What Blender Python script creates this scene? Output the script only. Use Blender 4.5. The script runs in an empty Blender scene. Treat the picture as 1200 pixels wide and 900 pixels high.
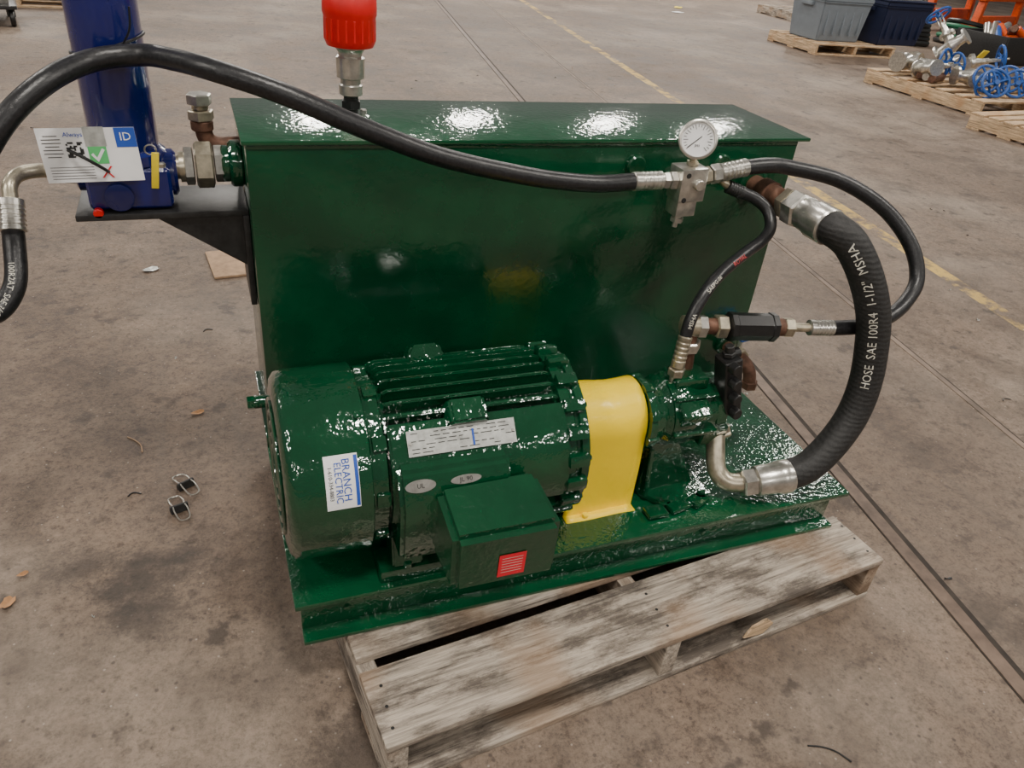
import bpy, bmesh, math, random
from mathutils import Vector, Matrix, Quaternion
random.seed(7)
FZ=-0.2426   # floor level
V=Vector
col=bpy.context.collection

# ------------------------------------------------------------------ materials
def newmat(name):
    m=bpy.data.materials.new(name); m.use_nodes=True
    return m,m.node_tree.nodes,m.node_tree.links,m.node_tree.nodes['Principled BSDF']
def noise(n,l,vec,scale,detail=4,rough=.6):
    t=n.new('ShaderNodeTexNoise'); t.inputs['Scale'].default_value=scale; t.inputs['Detail'].default_value=detail; t.inputs['Roughness'].default_value=rough
    if vec is not None: l.new(vec,t.inputs['Vector'])
    return t.outputs['Fac']
def ramp(n,l,fac,stops):
    r=n.new('ShaderNodeValToRGB'); e=r.color_ramp.elements
    while len(e)<len(stops): e.new(.5)
    for i,(p,c) in enumerate(stops):
        e[i].position=p; e[i].color=(c[0],c[1],c[2],1) if not isinstance(c,(int,float)) else (c,c,c,1)
    l.new(fac,r.inputs['Fac']); return r.outputs['Color']
def mix(n,l,f,a,b,mode='MIX'):
    x=n.new('ShaderNodeMix'); x.data_type='RGBA'; x.blend_type=mode
    for s,v in ((0,f),(6,a),(7,b)):
        if isinstance(v,(int,float)): x.inputs[s].default_value=v
        elif isinstance(v,tuple): x.inputs[s].default_value=(*v,1)
        else: l.new(v,x.inputs[s])
    return x.outputs[2]
def math_(n,l,op,a,b=0.0,c=None):
    x=n.new('ShaderNodeMath'); x.operation=op
    for i,v in enumerate((a,b,c)):
        if v is None: continue
        if isinstance(v,(int,float)): x.inputs[i].default_value=v
        else: l.new(v,x.inputs[i])
    return x.outputs[0]
def objco(n): return n.new('ShaderNodeTexCoord').outputs['Object']
def bump(n,l,b,h,strength,dist=.002):
    x=n.new('ShaderNodeBump'); x.inputs['Strength'].default_value=strength; x.inputs['Distance'].default_value=dist
    l.new(h,x.inputs['Height']); l.new(x.outputs['Normal'],b.inputs['Normal']); l.new(x.outputs['Normal'],b.inputs['Coat Normal'])
def simple(name,c,rough=.5,metal=0,var=.25,scale=30,bs=.15,coat=0,bd=.001):
    m,n,l,b=newmat(name); co=objco(n)
    f=noise(n,l,co,scale)
    d=tuple(x*(1-var) for x in c); u=tuple(min(1,x*(1+var)) for x in c)
    l.new(ramp(n,l,f,[(.3,d),(.7,u)]),b.inputs['Base Color'])
    b.inputs['Roughness'].default_value=rough; b.inputs['Metallic'].default_value=metal; b.inputs['Coat Weight'].default_value=coat
    if bs: bump(n,l,b,noise(n,l,co,scale*4),bs,bd)
    return m
def paint(name,c,rough,bscale,bstr,bdist,dirt=.3,low=1.2,lows=9,coat=.8,cr=.04):
    m,n,l,b=newmat(name); co=objco(n)
    f=noise(n,l,co,7,6)
    cc=ramp(n,l,f,[(.3,tuple(x*(1-dirt) for x in c)),(.65,c)])
    l.new(cc,b.inputs['Base Color'])
    r=noise(n,l,co,25,5)
    l.new(ramp(n,l,r,[(.3,rough*.6),(.75,rough*1.6)]),b.inputs['Roughness'])
    h1=noise(n,l,co,bscale,2,.45); h2=noise(n,l,co,lows,3,.5)
    h=math_(n,l,'ADD',h1,math_(n,l,'MULTIPLY',h2,low))
    bump(n,l,b,h,bstr,bdist)
    b.inputs['IOR'].default_value=1.5
    b.inputs['Coat Weight'].default_value=coat; b.inputs['Coat Roughness'].default_value=cr
    return m
GREEN_T=paint('green_paint_sheet',(.001,.054,.020),.19,60,.30,.0022,.35,1.2,9,.45,.09)
GREEN_L=paint('green_paint_lid',(.002,.072,.026),.12,85,.62,.0019,.3,1.2,11)
GREEN=paint('green_paint_cast',(.001,.056,.020),.10,75,.68,.0024,.4,1.2,9,1.0)
GREEN_P=paint('green_paint_plate',(.0015,.070,.025),.10,95,.85,.0022,.35,1.2,9,1.0)
YEL=paint('yellow_brushed_paint',(1.0,.70,.0),.40,45,.5,.0018,.08,1.2,9,.1,.15)
BLUE=paint('blue_paint',(.004,.010,.13),.2,50,.2,.001,.3)
BLUEW=simple('blue_handwheel_paint',(.012,.08,.33),.4)
RED=simple('red_plastic',(.60,.006,.006),.4,0,.12,20,.05)
STEEL=simple('zinc_steel',(.58,.56,.51),.28,.88,.28,40,.2)
STEELY=simple('yellow_zinc_steel',(.46,.41,.31),.33,.8,.35,40,.2)
RUST=simple('rusty_iron',(.14,.07,.045),.6,.45,.5,45,.4)
DSTEEL=simple('dark_steel',(.04,.04,.04),.4,.5,.3,50,.2)
BLACK=simple('black_casting',(.010,.010,.010),.35,0,.3,60,.2)
PLATE=simple('aluminium_nameplate',(.50,.51,.48),.35,.4,.3,50,.05)
PAPER=simple('white_paper',(.82,.82,.82),.5,0,.04,20,0)
INKB=simple('blue_ink',(.02,.08,.42),.5,0,.05,20,0)
INKR=simple('red_ink',(.72,.03,.04),.5,0,.05,20,0)
INKG=simple('green_ink',(.10,.5,.16),.5,0,.05,20,0)
INKK=simple('black_ink',(.02,.02,.02),.5,0,.05,20,0)
HTEXT=simple('hose_print',(.62,.60,.52),.6,0,.1,20,0)
HTEXTR=simple('hose_print_red',(.6,.08,.08),.6,0,.1,20,0)
REDLAB=simple('red_label',(.72,.01,.03),.45,0,.1,20,0)
BRASS=simple('yellow_plastic_tag',(.85,.66,.03),.5,0,.1,20,0)
ORANGE=simple('orange_paint',(.70,.09,.012),.45)
GRAYP=simple('gray_plastic',(.18,.21,.24),.5,0,.08,10,0)
NAVYP=simple('navy_plastic',(.012,.018,.05),.45,0,.1,10,0)
LEAF=simple('dry_leaf',(.42,.22,.10),.8)
CARD=simple('cardboard',(.35,.23,.14),.8)
SCRAP=simple('scrap_green',(.02,.16,.08),.5)

def rubber():
    m,n,l,b=newmat('black_hose_rubber'); co=objco(n)
    w=noise(n,l,co,160,3)
    l.new(ramp(n,l,w,[(.3,(.006,.006,.007)),(.75,(.022,.022,.024))]),b.inputs['Base Color'])
    b.inputs['Roughness'].default_value=.36
    bump(n,l,b,w,.5,.0012); return m
RUBBER=rubber()
def wrapped():
    m,n,l,b=newmat('wrapped_suction_rubber'); co=objco(n)
    w=n.new('ShaderNodeTexWave'); w.wave_type='BANDS'; w.bands_direction='Z'; w.inputs['Scale'].default_value=30; w.inputs['Distortion'].default_value=3; l.new(co,w.inputs['Vector'])
    w2=noise(n,l,co,120,4)
    h=math_(n,l,'ADD',math_(n,l,'MULTIPLY',w.outputs['Fac'],.4),w2)
    l.new(ramp(n,l,w2,[(.3,(.008,.008,.008)),(.75,(.024,.023,.022))]),b.inputs['Base Color'])
    b.inputs['Roughness'].default_value=.6; bump(n,l,b,h,.7,.0015); return m
RUBBER2=wrapped()

def wood(name,base,dark,amt=.5):
    m,n,l,b=newmat(name); co=objco(n)
    oi=n.new('ShaderNodeObjectInfo'); 
    ad=n.new('ShaderNodeVectorMath'); ad.operation='ADD'; l.new(co,ad.inputs[0])
    cb=n.new('ShaderNodeCombineXYZ')
    k=math_(n,l,'MULTIPLY',oi.outputs['Random'],37.0); l.new(k,cb.inputs[0]); l.new(k,cb.inputs[1]); l.new(cb.outputs[0],ad.inputs[1])
    mp=n.new('ShaderNodeMapping'); mp.inputs['Scale'].default_value=(1.8,34,34); l.new(ad.outputs[0],mp.inputs['Vector'])
    g=noise(n,l,mp.outputs[0],3,8,.7)
    mp2=n.new('ShaderNodeMapping'); mp2.inputs['Scale'].default_value=(2.4,6,6); l.new(ad.outputs[0],mp2.inputs['Vector'])
    s=noise(n,l,mp2.outputs[0],2.4,8,.75)
    c1=ramp(n,l,g,[(.33,tuple(x*.18 for x in base)),(.44,tuple(x*.72 for x in base)),(.62,tuple(min(1,x*1.28) for x in base))])
    fm=ramp(n,l,s,[(.46,0.0),(.60,amt)])
    c2=mix(n,l,fm,c1,dark)
    kn=noise(n,l,ad.outputs[0],5,2,.5)
    c2=mix(n,l,ramp(n,l,kn,[(.50,0.0),(.66,.5)]),c2,tuple(x*v for x,v in zip(base,(.72,.52,.36))))
    l.new(c2,b.inputs['Base Color'])
    b.inputs['Roughness'].default_value=.85
    bump(n,l,b,g,1.0,.005); return m
WOOD=wood('weathered_pallet_wood',(.44,.375,.305),(.070,.054,.043),.82)
WOOD2=wood('pale_pallet_wood',(.62,.44,.27),(.25,.18,.10),.4)

def floor_mat():
    m,n,l,b=newmat('worn_concrete'); co=objco(n)
    big=noise(n,l,co,.55,6,.65); mid=noise(n,l,co,3.2,10,.78); fine=noise(n,l,co,38,6,.8); grit=noise(n,l,co,130,3,.7)
    c=ramp(n,l,big,[(.3,(.122,.083,.059)),(.5,(.182,.133,.098)),(.7,(.262,.206,.160))])
    c2=ramp(n,l,mid,[(.32,(.30,.26,.23)),(.43,(.70,.66,.62)),(.52,(1,1,1)),(.70,(1.22,1.2,1.18))])
    c=mix(n,l,.92,c,c2,'MULTIPLY')
    c3=ramp(n,l,fine,[(.34,(.38,.35,.32)),(.47,(.92,.92,.92)),(.7,(1.22,1.22,1.22))])
    c=mix(n,l,.85,c,c3,'MULTIPLY')
    c4=ramp(n,l,grit,[(.33,(.45,.43,.40)),(.5,(1,1,1)),(.7,(1.25,1.25,1.25))])
    c=mix(n,l,.65,c,c4,'MULTIPLY')
    pal=noise(n,l,co,1.1,3,.5)
    c=mix(n,l,ramp(n,l,pal,[(.52,0.0),(.72,.4)]),c,(.30,.245,.195))
    sp=noise(n,l,co,11,4,.6)
    c=mix(n,l,ramp(n,l,sp,[(.59,0.0),(.69,.75)]),c,(.042,.031,.024))
    sp2=noise(n,l,co,2.1,7,.7)
    c=mix(n,l,ramp(n,l,sp2,[(.55,0.0),(.68,.55)]),c,(.065,.047,.036))
    vo=n.new('ShaderNodeTexVoronoi'); vo.inputs['Scale'].default_value=24; l.new(co,vo.inputs['Vector'])
    c=mix(n,l,ramp(n,l,vo.outputs['Distance'],[(.06,.65),(.13,0.0)]),c,(.05,.037,.03))
    vs=n.new('ShaderNodeTexVoronoi'); vs.inputs['Scale'].default_value=31; l.new(co,vs.inputs['Vector'])
    c=mix(n,l,ramp(n,l,vs.outputs['Distance'],[(.05,.5),(.09,0.0)]),c,(.48,.42,.36))
    sx=n.new('ShaderNodeSeparateXYZ'); l.new(co,sx.inputs[0])
    X,Y=sx.outputs[0],sx.outputs[1]
    s=math_(n,l,'SUBTRACT',math_(n,l,'MULTIPLY',X,math.cos(.16)),math_(n,l,'MULTIPLY',Y,math.sin(.16)))
    mp=n.new('ShaderNodeMapping'); mp.inputs['Rotation'].default_value=(0,0,.16); mp.inputs['Scale'].default_value=(9,.35,1); l.new(co,mp.inputs['Vector'])
    sc=noise(n,l,mp.outputs[0],1.0,5,.6)
    c=mix(n,l,ramp(n,l,sc,[(.54,0.0),(.68,.38)]),c,(.11,.085,.066))
    def band(c0,hw):
        return math_(n,l,'LESS_THAN',math_(n,l,'ABSOLUTE',math_(n,l,'SUBTRACT',s,c0)),hw)
    wear=ramp(n,l,noise(n,l,co,7,6,.75),[(.44,0.0),(.56,.85)])
    far=n.new('ShaderNodeMapRange'); l.new(Y,far.inputs[0]); far.inputs[1].default_value=.2; far.inputs[2].default_value=1.5
    f=math_(n,l,'MULTIPLY',math_(n,l,'MULTIPLY',band(3.06,.045),wear),far.outputs[0])
    c=mix(n,l,f,c,(.62,.41,.09))
    c=mix(n,l,math_(n,l,'MULTIPLY',band(1.945,.36),.22),c,(.10,.078,.064))
    def blob(x,y,r,a,c):
        dx=math_(n,l,'SUBTRACT',X,x); dy=math_(n,l,'SUBTRACT',Y,y)
        d=math_(n,l,'SQRT',math_(n,l,'ADD',math_(n,l,'MULTIPLY',dx,dx),math_(n,l,'MULTIPLY',dy,dy)))
        d=math_(n,l,'ADD',d,math_(n,l,'MULTIPLY',math_(n,l,'SUBTRACT',mid,.5),r*4.0))
        return mix(n,l,ramp(n,l,math_(n,l,'DIVIDE',d,r),[(.35,a),(1.1,0.0)]),c,(.036,.026,.020))
    for a in ((-.31,.40,.14,.8),(-.42,.46,.09,.65),(-.28,.28,.10,.5),(.1,-.2,.14,.6),(.25,-.5,.2,.4),(-.75,1.3,.15,.35),(2.0,.3,.14,.35),(1.6,-.25,.12,.35),(3.4,3.2,.2,.3),(-.5,2.6,.2,.3)): c=blob(*a,c)
    l.new(c,b.inputs['Base Color'])
    l.new(ramp(n,l,mid,[(.3,.45),(.7,.78)]),b.inputs['Roughness'])
    h=math_(n,l,'ADD',fine,math_(n,l,'MULTIPLY',mid,2.0))
    bump(n,l,b,h,.65,.005); return m
FLOORM=floor_mat()

# ------------------------------------------------------------------ mesh helpers
def finish(bm,name,mat,parent,smooth=True,ang=.6):
    bmesh.ops.recalc_face_normals(bm,faces=bm.faces)
    for f in bm.faces: f.smooth=smooth
    if smooth:
        for e in bm.edges:
            if len(e.link_faces)==2 and e.calc_face_angle(0)>ang: e.smooth=False
    me=bpy.data.meshes.new(name); bm.to_mesh(me); bm.free()
    if mat: me.materials.append(mat)
    o=bpy.data.objects.new(name,me); col.objects.link(o)
    if parent: o.parent=parent
    return o
def empty(name,loc=(0,0,0),rz=0):
    o=bpy.data.objects.new(name,None); o.empty_display_size=.05; o.location=loc; o.rotation_euler=(0,0,rz); col.objects.link(o); return o
def frame(d):
    d=V(d).normalized(); a=V((0,0,1)) if abs(d.z)<.9 else V((0,1,0))
    x=a.cross(d).normalized(); y=d.cross(x); return x,y,d
def lathe(name,prof,p0,d,mat,parent,seg=32,phase=0,smooth=True,sq=None):
    x,y,z=frame(d); p0=V(p0); bm=bmesh.new(); rings=[]
    for a,r in prof:
        if r<=1e-6: rings.append([bm.verts.new(p0+z*a)])
        else: rings.append([bm.verts.new(p0+z*a+(x*math.cos(t)+y*math.sin(t))*r) for t in [phase+2*math.pi*i/seg for i in range(seg)]])
    for A,B in zip(rings,rings[1:]):
        for i in range(seg):
            j=(i+1)%seg
            if len(A)==1 and len(B)==1: break
            if len(A)==1: bm.faces.new((A[0],B[i],B[j]))
            elif len(B)==1: bm.faces.new((A[i],A[j],B[0]))
            else: bm.faces.new((A[i],A[j],B[j],B[i]))
    for R in (rings[0],rings[-1]):
        if len(R)>2: bm.faces.new(R)
    return finish(bm,name,mat,parent,smooth)
def cyl(name,p0,p1,r,mat,parent,seg=24,bev=None,phase=0):
    p0,p1=V(p0),V(p1); L=(p1-p0).length; b=bev if bev is not None else min(r*.12,L*.2)
    return lathe(name,[(0,r-b),(b,r),(L-b,r),(L,r-b)],p0,p1-p0,mat,parent,seg,phase)
def hexn(name,p0,p1,r,mat,parent): 
    p0,p1=V(p0),V(p1); L=(p1-p0).length
    return lathe(name,[(0,r*.86),(L*.1,r),(L*.9,r),(L,r*.86)],p0,p1-p0,mat,parent,6,.3,False)
def box(name,c,s,mat,parent,rot=(0,0,0),bev=.003,segs=2,bake=True):
    bm=bmesh.new(); bmesh.ops.create_cube(bm,size=1); bmesh.ops.scale(bm,vec=s,verts=bm.verts)
    if bev>0: bmesh.ops.bevel(bm,geom=bm.edges[:],offset=min(bev,min(s)*.45),segments=segs,affect='EDGES',profile=.6)
    o=finish(bm,name,mat,parent)
    o.location=c; o.rotation_euler=rot; return o
def prism(name,poly,fn,a0,a1,mat,parent,bev=0,smooth=True,ang=.6):
    bm=bmesh.new()
    A=[bm.verts.new(fn(p,a0)) for p in poly]; B=[bm.verts.new(fn(p,a1)) for p in poly]
    bm.faces.new(A); bm.faces.new(B); k=len(poly)
    for i in range(k): bm.faces.new((A[i],A[(i+1)%k],B[(i+1)%k],B[i]))
    bmesh.ops.recalc_face_normals(bm,faces=bm.faces)
    if bev: bmesh.ops.bevel(bm,geom=[e for e in bm.edges if e.calc_face_angle(0)>.5],offset=bev,segments=2,affect='EDGES')
    return finish(bm,name,mat,parent,smooth,ang)
YZ=lambda p,a:V((a,p[0],p[1]))
XY=lambda p,a:V((p[0],p[1],a))
XZ=lambda p,a:V((p[0],a,p[1]))
def catmull(pts,n=14):
    P=[V(p) for p in pts]; P=[P[0]*2-P[1]]+P+[P[-1]*2-P[-2]]; out=[]
    for i in range(1,len(P)-2):
        p0,p1,p2,p3=P[i-1:i+3]
        for k in range(n):
            t=k/n; out.append(.5*((2*p1)+(-p0+p2)*t+(2*p0-5*p1+4*p2-p3)*t*t+(-p0+3*p1-3*p2+p3)*t**3))
    out.append(P[-2]); return out
def frames(path):
    T=[(path[min(i+1,len(path)-1)]-path[max(i-1,0)]).normalized() for i in range(len(path))]
    x,_,_=frame(T[0]); N=[x]
    for i in range(1,len(T)):
        v=N[-1]-T[i]*N[-1].dot(T[i]); N.append(v.normalized())
    return T,N
def sweep(name,path,r,mat,parent,seg=20,closed=False):
    T,N=frames(path); bm=bmesh.new(); rings=[]
    for p,t,nn in zip(path,T,N):
        b=t.cross(nn); rings.append([bm.verts.new(p+(nn*math.cos(a)+b*math.sin(a))*r) for a in [2*math.pi*i/seg for i in range(seg)]])
    for A,B in zip(rings,rings[1:]):
        for i in range(seg): bm.faces.new((A[i],A[(i+1)%seg],B[(i+1)%seg],B[i]))
    if not closed:
        bm.faces.new(rings[0]); bm.faces.new(rings[-1])
    return finish(bm,name,mat,parent)
def tube(name,pts,r,mat,parent,seg=20,n=14): 
    path=catmull(pts,n); sweep(name,path,r,mat,parent,seg); return path
def ring(name,c,nrm,R,r,mat,parent,seg=36):
    x,y,z=frame(nrm); c=V(c)
    path=[c+(x*math.cos(a)+y*math.sin(a))*R for a in [2*math.pi*i/seg for i in range(seg+1)]]
    return sweep(name,path,r,mat,parent,8,True)
def text2d(body,size):
    cu=bpy.data.curves.new('tmp','FONT'); cu.body=body; cu.size=size; cu.align_x='CENTER'; cu.align_y='CENTER'; cu.resolution_u=2
    o=bpy.data.objects.new('tmp',cu); col.objects.link(o); bpy.context.view_layer.update()
    me=bpy.data.meshes.new_from_object(o.evaluated_get(bpy.context.evaluated_depsgraph_get()))
    vs=[(v.co.x,v.co.y) for v in me.vertices]; fs=[tuple(p.vertices) for p in me.polygons]
    bpy.data.objects.remove(o); bpy.data.curves.remove(cu); bpy.data.meshes.remove(me); return vs,fs
def decal_text(name,body,size,fn,mat,parent):
    vs,fs=text2d(body,size); me=bpy.data.meshes.new(name)
    me.from_pydata([tuple(fn(x,y)) for x,y in vs],[],fs); me.materials.append(mat)
    o=bpy.data.objects.new(name,me); col.objects.link(o); o.parent=parent; return o
def patch(name,w,h,fn,mat,parent,nx=1,ny=8,cx=0,cy=0):
    vs=[];fs=[]
    for j in range(ny+1):
        for i in range(nx+1): vs.append(tuple(fn(cx+w*(i/nx-.5),cy+h*(j/ny-.5))))
    for j in range(ny):
        for i in range(nx):
            a=j*(nx+1)+i; fs.append((a,a+1,a+nx+2,a+nx+1))
    me=bpy.data.meshes.new(name); me.from_pydata(vs,[],fs); me.materials.append(mat)
    o=bpy.data.objects.new(name,me); col.objects.link(o); o.parent=parent; return o
def hose_text(name,body,size,path,r,smid,ang_dir,mat,parent,flip=1,off=.0009):
    T,N=frames(path); L=[0]
    for a,b in zip(path,path[1:]): L.append(L[-1]+(b-a).length)
    tot=L[-1]; D=V(ang_dir)
    def fn(x,y):
        s=max(0,min(tot-1e-5,smid*tot+flip*x)); i=0
        while L[i+1]<s: i+=1
        k=(s-L[i])/(L[i+1]-L[i]); p=path[i].lerp(path[i+1],k); t=T[i].lerp(T[i+1],k).normalized()
        nn=(D-t*D.dot(t)).normalized(); up=nn.cross(t)*flip
        a=y/r; return p+(nn*math.cos(a)+up*math.sin(a))*(r+off)
    return decal_text(name,body,size,fn,mat,parent)
def bolt(name,p,d,r,mat,parent,h=None):
    h=h or r*.9; p=V(p); d=V(d).normalized()
    return lathe(name,[(0,r),(h*.8,r),(h,r*.85)],p,d,mat,parent,6,0,False)

# ------------------------------------------------------------------ floor & rails
bm=bmesh.new(); bmesh.ops.create_grid(bm,x_segments=1,y_segments=1,size=1)
fl=finish(bm,'floor',FLOORM,None,False)
for v in fl.data.vertices: v.co=(v.co.x*30+6,v.co.y*30+12,FZ)
ca,sa=math.cos(.16),math.sin(.16)
RAIL=simple('worn_rail_steel',(.14,.098,.074),.5,.25,.45,14,.3)
RAIL2=simple('worn_rail_steel_dull',(.17,.125,.095),.6,.1,.45,9,.3)
GROOVE=simple('rail_groove_dirt',(.032,.024,.018),.9,0,.5,20)
def strip(root,nm,s0,a,b,z,mt):
    def rp(s,t,z): return (s*ca+t*sa, -s*sa+t*ca, z)
    me=bpy.data.meshes.new(nm); vs=[rp(s0+a,-4,FZ+z),rp(s0+b,-4,FZ+z),rp(s0+b,28,FZ+z),rp(s0+a,28,FZ+z)]
    vs+= [(x,y,FZ-.002) for x,y,_ in vs]
    me.from_pydata(vs,[],[(0,1,2,3),(0,1,5,4),(1,2,6,5),(2,3,7,6),(3,0,4,7)]); me.materials.append(mt)
    o=bpy.data.objects.new(nm,me); col.objects.link(o); o.parent=root
rt=empty('embedded_track_rail')
strip(rt,'rail_head',1.575,-.022,.018,.003,RAIL); strip(rt,'flange_groove',1.575,.018,.036,.0015,GROOVE); strip(rt,'edge_seam',1.575,-.026,-.022,.0012,GROOVE)
rt2=empty('embedded_track_rail')
strip(rt2,'rail_head',2.33,-.014,.010,.002,RAIL2); strip(rt2,'flange_groove',2.33,.010,.017,.0012,GROOVE)

# ------------------------------------------------------------------ wooden pallet
def pallet(name,loc,rz,L,D,H,mat,nb=7,bw=.095,front=.14,stringers=3):
    root=empty(name,loc,rz); t=.018
    ys=[front/2]+[front+.02+(D-2*front-.04)*(k+.5)/(nb-2) for k in range(nb-2)]+[D-front/2]
    for k,y in enumerate(ys):
        w=front if k in (0,nb-1) else bw
        o=box('top_board_%d'%k,(L/2+random.uniform(-.006,.006),y,H-t/2),(L,w,t),mat,root,(0,0,random.uniform(-.004,.004)),.003)
    for k in range(stringers):
        x=.02+(L-.04)*k/(stringers-1)
        o=box('stringer_%d'%k,(x,D/2,H/2),(D-.004,.038,H-2*t-.001),mat,root,(0,0,math.pi/2),.003)
    for k,y in enumerate((front/2,D*.5,D-front/2)):
        box('bottom_board_%d'%k,(L/2,y,t/2),(L,front,t),mat,root,(0,0,0),.003)
    return root
PR=.1032
pal=pallet('wooden_pallet',(.1186,-.258,FZ),PR,1.248,1.02,.1345,WOOD,7,.11,.165)
for k in range(3):
    for j in range(3):
        cyl('nail_%d%d'%(k,j),(.02+(1.208)*k/2+.004*j,.035+j*.045,.1335),(.02+1.208*k/2+.004*j,.035+j*.045,.1352),.0035,DSTEEL,pal,8)
prism('splinter',[(.84,.030),(.90,.020),(.925,.045),(.90,.068),(.86,.060)],lambda p,a:V((p[0],a,p[1])),.002,.008,WOOD2,pal,.001)

# ------------------------------------------------------------------ base skid
base=empty('steel_base_skid'); zb=-.1076
def slab(nm,x0,x1,y0,y1,z0,z1,mat=GREEN_P,par=None,bev=.003):
    return box(nm,((x0+x1)/2,(y0+y1)/2,(z0+z1)/2),(x1-x0,y1-y0,z1-z0),mat,par or base,(0,0,0),bev)
slab('top_plate',0,1.322,0,.85,-.012,0)
slab('front_channel_web',.012,1.303,.030,.040,zb,-.012)
slab('front_channel_lower_flange',.012,1.303,-.004,.034,zb,zb+.010)
slab('front_channel_upper_flange',.012,1.303,.012,.034,-.024,-.0125)
slab('rear_channel',.012,1.303,.80,.84,zb,-.012)
slab('left_channel',.012,.022,.041,.80,zb,-.012)
slab('right_channel',1.29,1.30,.041,.80,zb,-.012)
for i,x in enumerate((.10,.93)):
    bolt('drip_plug_%d'%i,(x,.030,-.06),(0,-1,0),.007,GREEN_P,base)

# ------------------------------------------------------------------ reservoir tank
tank=empty('hydraulic_reservoir_tank')
slab('tank_body',.011,1.287,.4847,.807,0,.716,GREEN_T,tank,.004)
slab('lid',.004,1.318,.4797,.8117,.716,.7243,GREEN_L,tank,.002)
slab('lid_seam',.013,1.285,.483,.809,.708,.716,GREEN,tank,.001)
slab('left_foot_strip',.0,.02,.50,.80,.0,.03,GREEN,tank)
for i,(x,z,r) in enumerate(((.845,.665,.024),(1.075,.665,.024),(1.18,.614,.040),(1.235,.155,.03))):
    lathe('port_boss_%d'%i,[(0,r),(.010,r),(.014,r*.85),(.014,r*.6)],(x,.486,z),(0,-1,0),GREEN_T,tank,28)
bolt('blue_port_plug',(1.235,.4845,.575),(0,-1,0),.010,BLUEW,tank)
cyl('return_flange',(-.016,.62,.64),(.012,.62,.64),.046,GREEN,tank)
cyl('return_flange_neck',(-.03,.62,.64),(-.014,.62,.64),.036,GREEN,tank)
cyl('side_plug_neck',(-.02,.52,.12),(.012,.52,.12),.015,GREEN,tank); hexn('side_plug_head',(-.034,.52,.12),(-.018,.52,.12),.016,GREEN,tank)

vent=empty('vent_elbow_fitting')
tube('rusty_elbow',[(.011,.70,.655),(-.03,.70,.655),(-.052,.70,.668),(-.058,.70,.70)],.017,RUST,vent)
cyl('elbow_collar',(-.058,.70,.685),(-.058,.70,.706),.022,RUST,vent)
hexn('hex_reducer',(-.058,.70,.706),(-.058,.70,.726),.026,STEELY,vent)
cyl('neck',(-.058,.70,.726),(-.058,.70,.736),.016,STEELY,vent)
hexn('cap_nut',(-.058,.70,.736),(-.058,.70,.758),.025,STEEL,vent)

br=empty('red_filler_breather'); bx,by=.236,.635
lathe('mount_flange',[(0,.040),(.008,.040),(.010,.036),(.010,0)],(bx,by,.7243),(0,0,1),GREEN,br,28)
for k in range(3):
    a=k*2.094+.4; bolt('flange_bolt_%d'%k,(bx+.03*math.cos(a),by+.03*math.sin(a),.733),(0,0,1),.007,STEEL,br,.010)
cyl('black_nipple',(bx,by,.734),(bx,by,.775),.015,BLACK,br); hexn('nipple_hex',(bx,by,.748),(bx,by,.764),.021,BLACK,br)
lathe('quick_coupling',[(0,.016),(.004,.024),(.022,.024),(.025,.021),(.034,.021),(.037,.028),(.075,.029),(.079,.024),(.084,.024),(.092,.03),(.098,.03)],(bx,by,.772),(0,0,1),STEEL,br,28)
lathe('red_cap',[(0,.032),(.001,.046),(.010,.050),(.055,.051),(.06,.053),(.07,.053),(.09,.052),(.098,.047),(.10,0)],(bx,by,.868),(0,0,1),RED,br,40)
for k in range(20):
    a=k*math.tau/20
    box('cap_rib_%d'%k,(bx+.0505*math.cos(a),by+.0505*math.sin(a),.90),(.0015,.004,.040),RED,br,(0,0,a),.0005,1)

# ------------------------------------------------------------------ blue filter housing
ft=empty('blue_return_filter'); fx,fy=-.2,.62
lathe('filter_bowl',[(0,.058),(.004,.060),(.62,.060),(.64,.05),(.645,0)],(fx,fy,.665),(0,0,1),BLUE,ft,48)
lathe('filter_collar',[(0,.062),(.006,.070),(.024,.070),(.030,.062)],(fx,fy,.648),(0,0,1),BLUE,ft,48)
box('filter_head',(fx,fy,.612),(.15,.13,.08),BLUE,ft,(0,0,0),.014,3)
lathe('inlet_boss',[(0,.045),(.02,.045),(.026,.038)],(fx+.06,fy,.625),(1,0,0),BLUE,ft,32)
lathe('outlet_boss',[(0,.032),(.03,.032),(.034,.026)],(fx-.06,fy,.625),(-1,0,0),BLUE,ft,32)
lathe('front_boss',[(0,.026),(.014,.026),(.016,.020),(.016,0)],(fx-.02,fy-.06,.60),(0,-1,0),BLUE,ft,24)
cyl('red_port_plug',(fx-.06,fy-.066,.572),(fx-.06,fy-.080,.572),.009,RED,ft,16)
for k,(dx,dy) in enumerate(((-.06,-.05),(.06,-.05),(.06,.05),(-.06,.05))): bolt('head_bolt_%d'%k,(fx+dx,fy+dy,.65),(0,0,1),.008,STEEL,ft,.009)
sweep('zip_tie',[V((fx+.0625*math.cos(a),fy+.0625*math.sin(a),.862+.018*math.cos(a))) for a in [k*math.tau/30 for k in range(31)]],.0025,BLACK,ft,6,True)
tube('zip_tie_tail',[(fx+.03,fy-.075,.872),(fx+.045,fy-.09,.90),(fx+.05,fy-.095,.935)],.0018,BLACK,ft,6)
fb=empty('filter_support_bracket')
box('shelf',(-.145,.62,.564),(.31,.16,.012),DSTEEL,fb,(0,0,0),.002)
prism('gusset_front',[(-.16,.557),(.010,.557),(.010,.44)],XZ,.548,.556,DSTEEL,fb)
prism('gusset_rear',[(-.16,.557),(.010,.557),(.010,.44)],XZ,.684,.692,DSTEEL,fb)
box('wall_pad',(.004,.62,.46),(.012,.17,.20),DSTEEL,fb,(0,0,0),.002)
un=empty('pipe_union')
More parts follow.
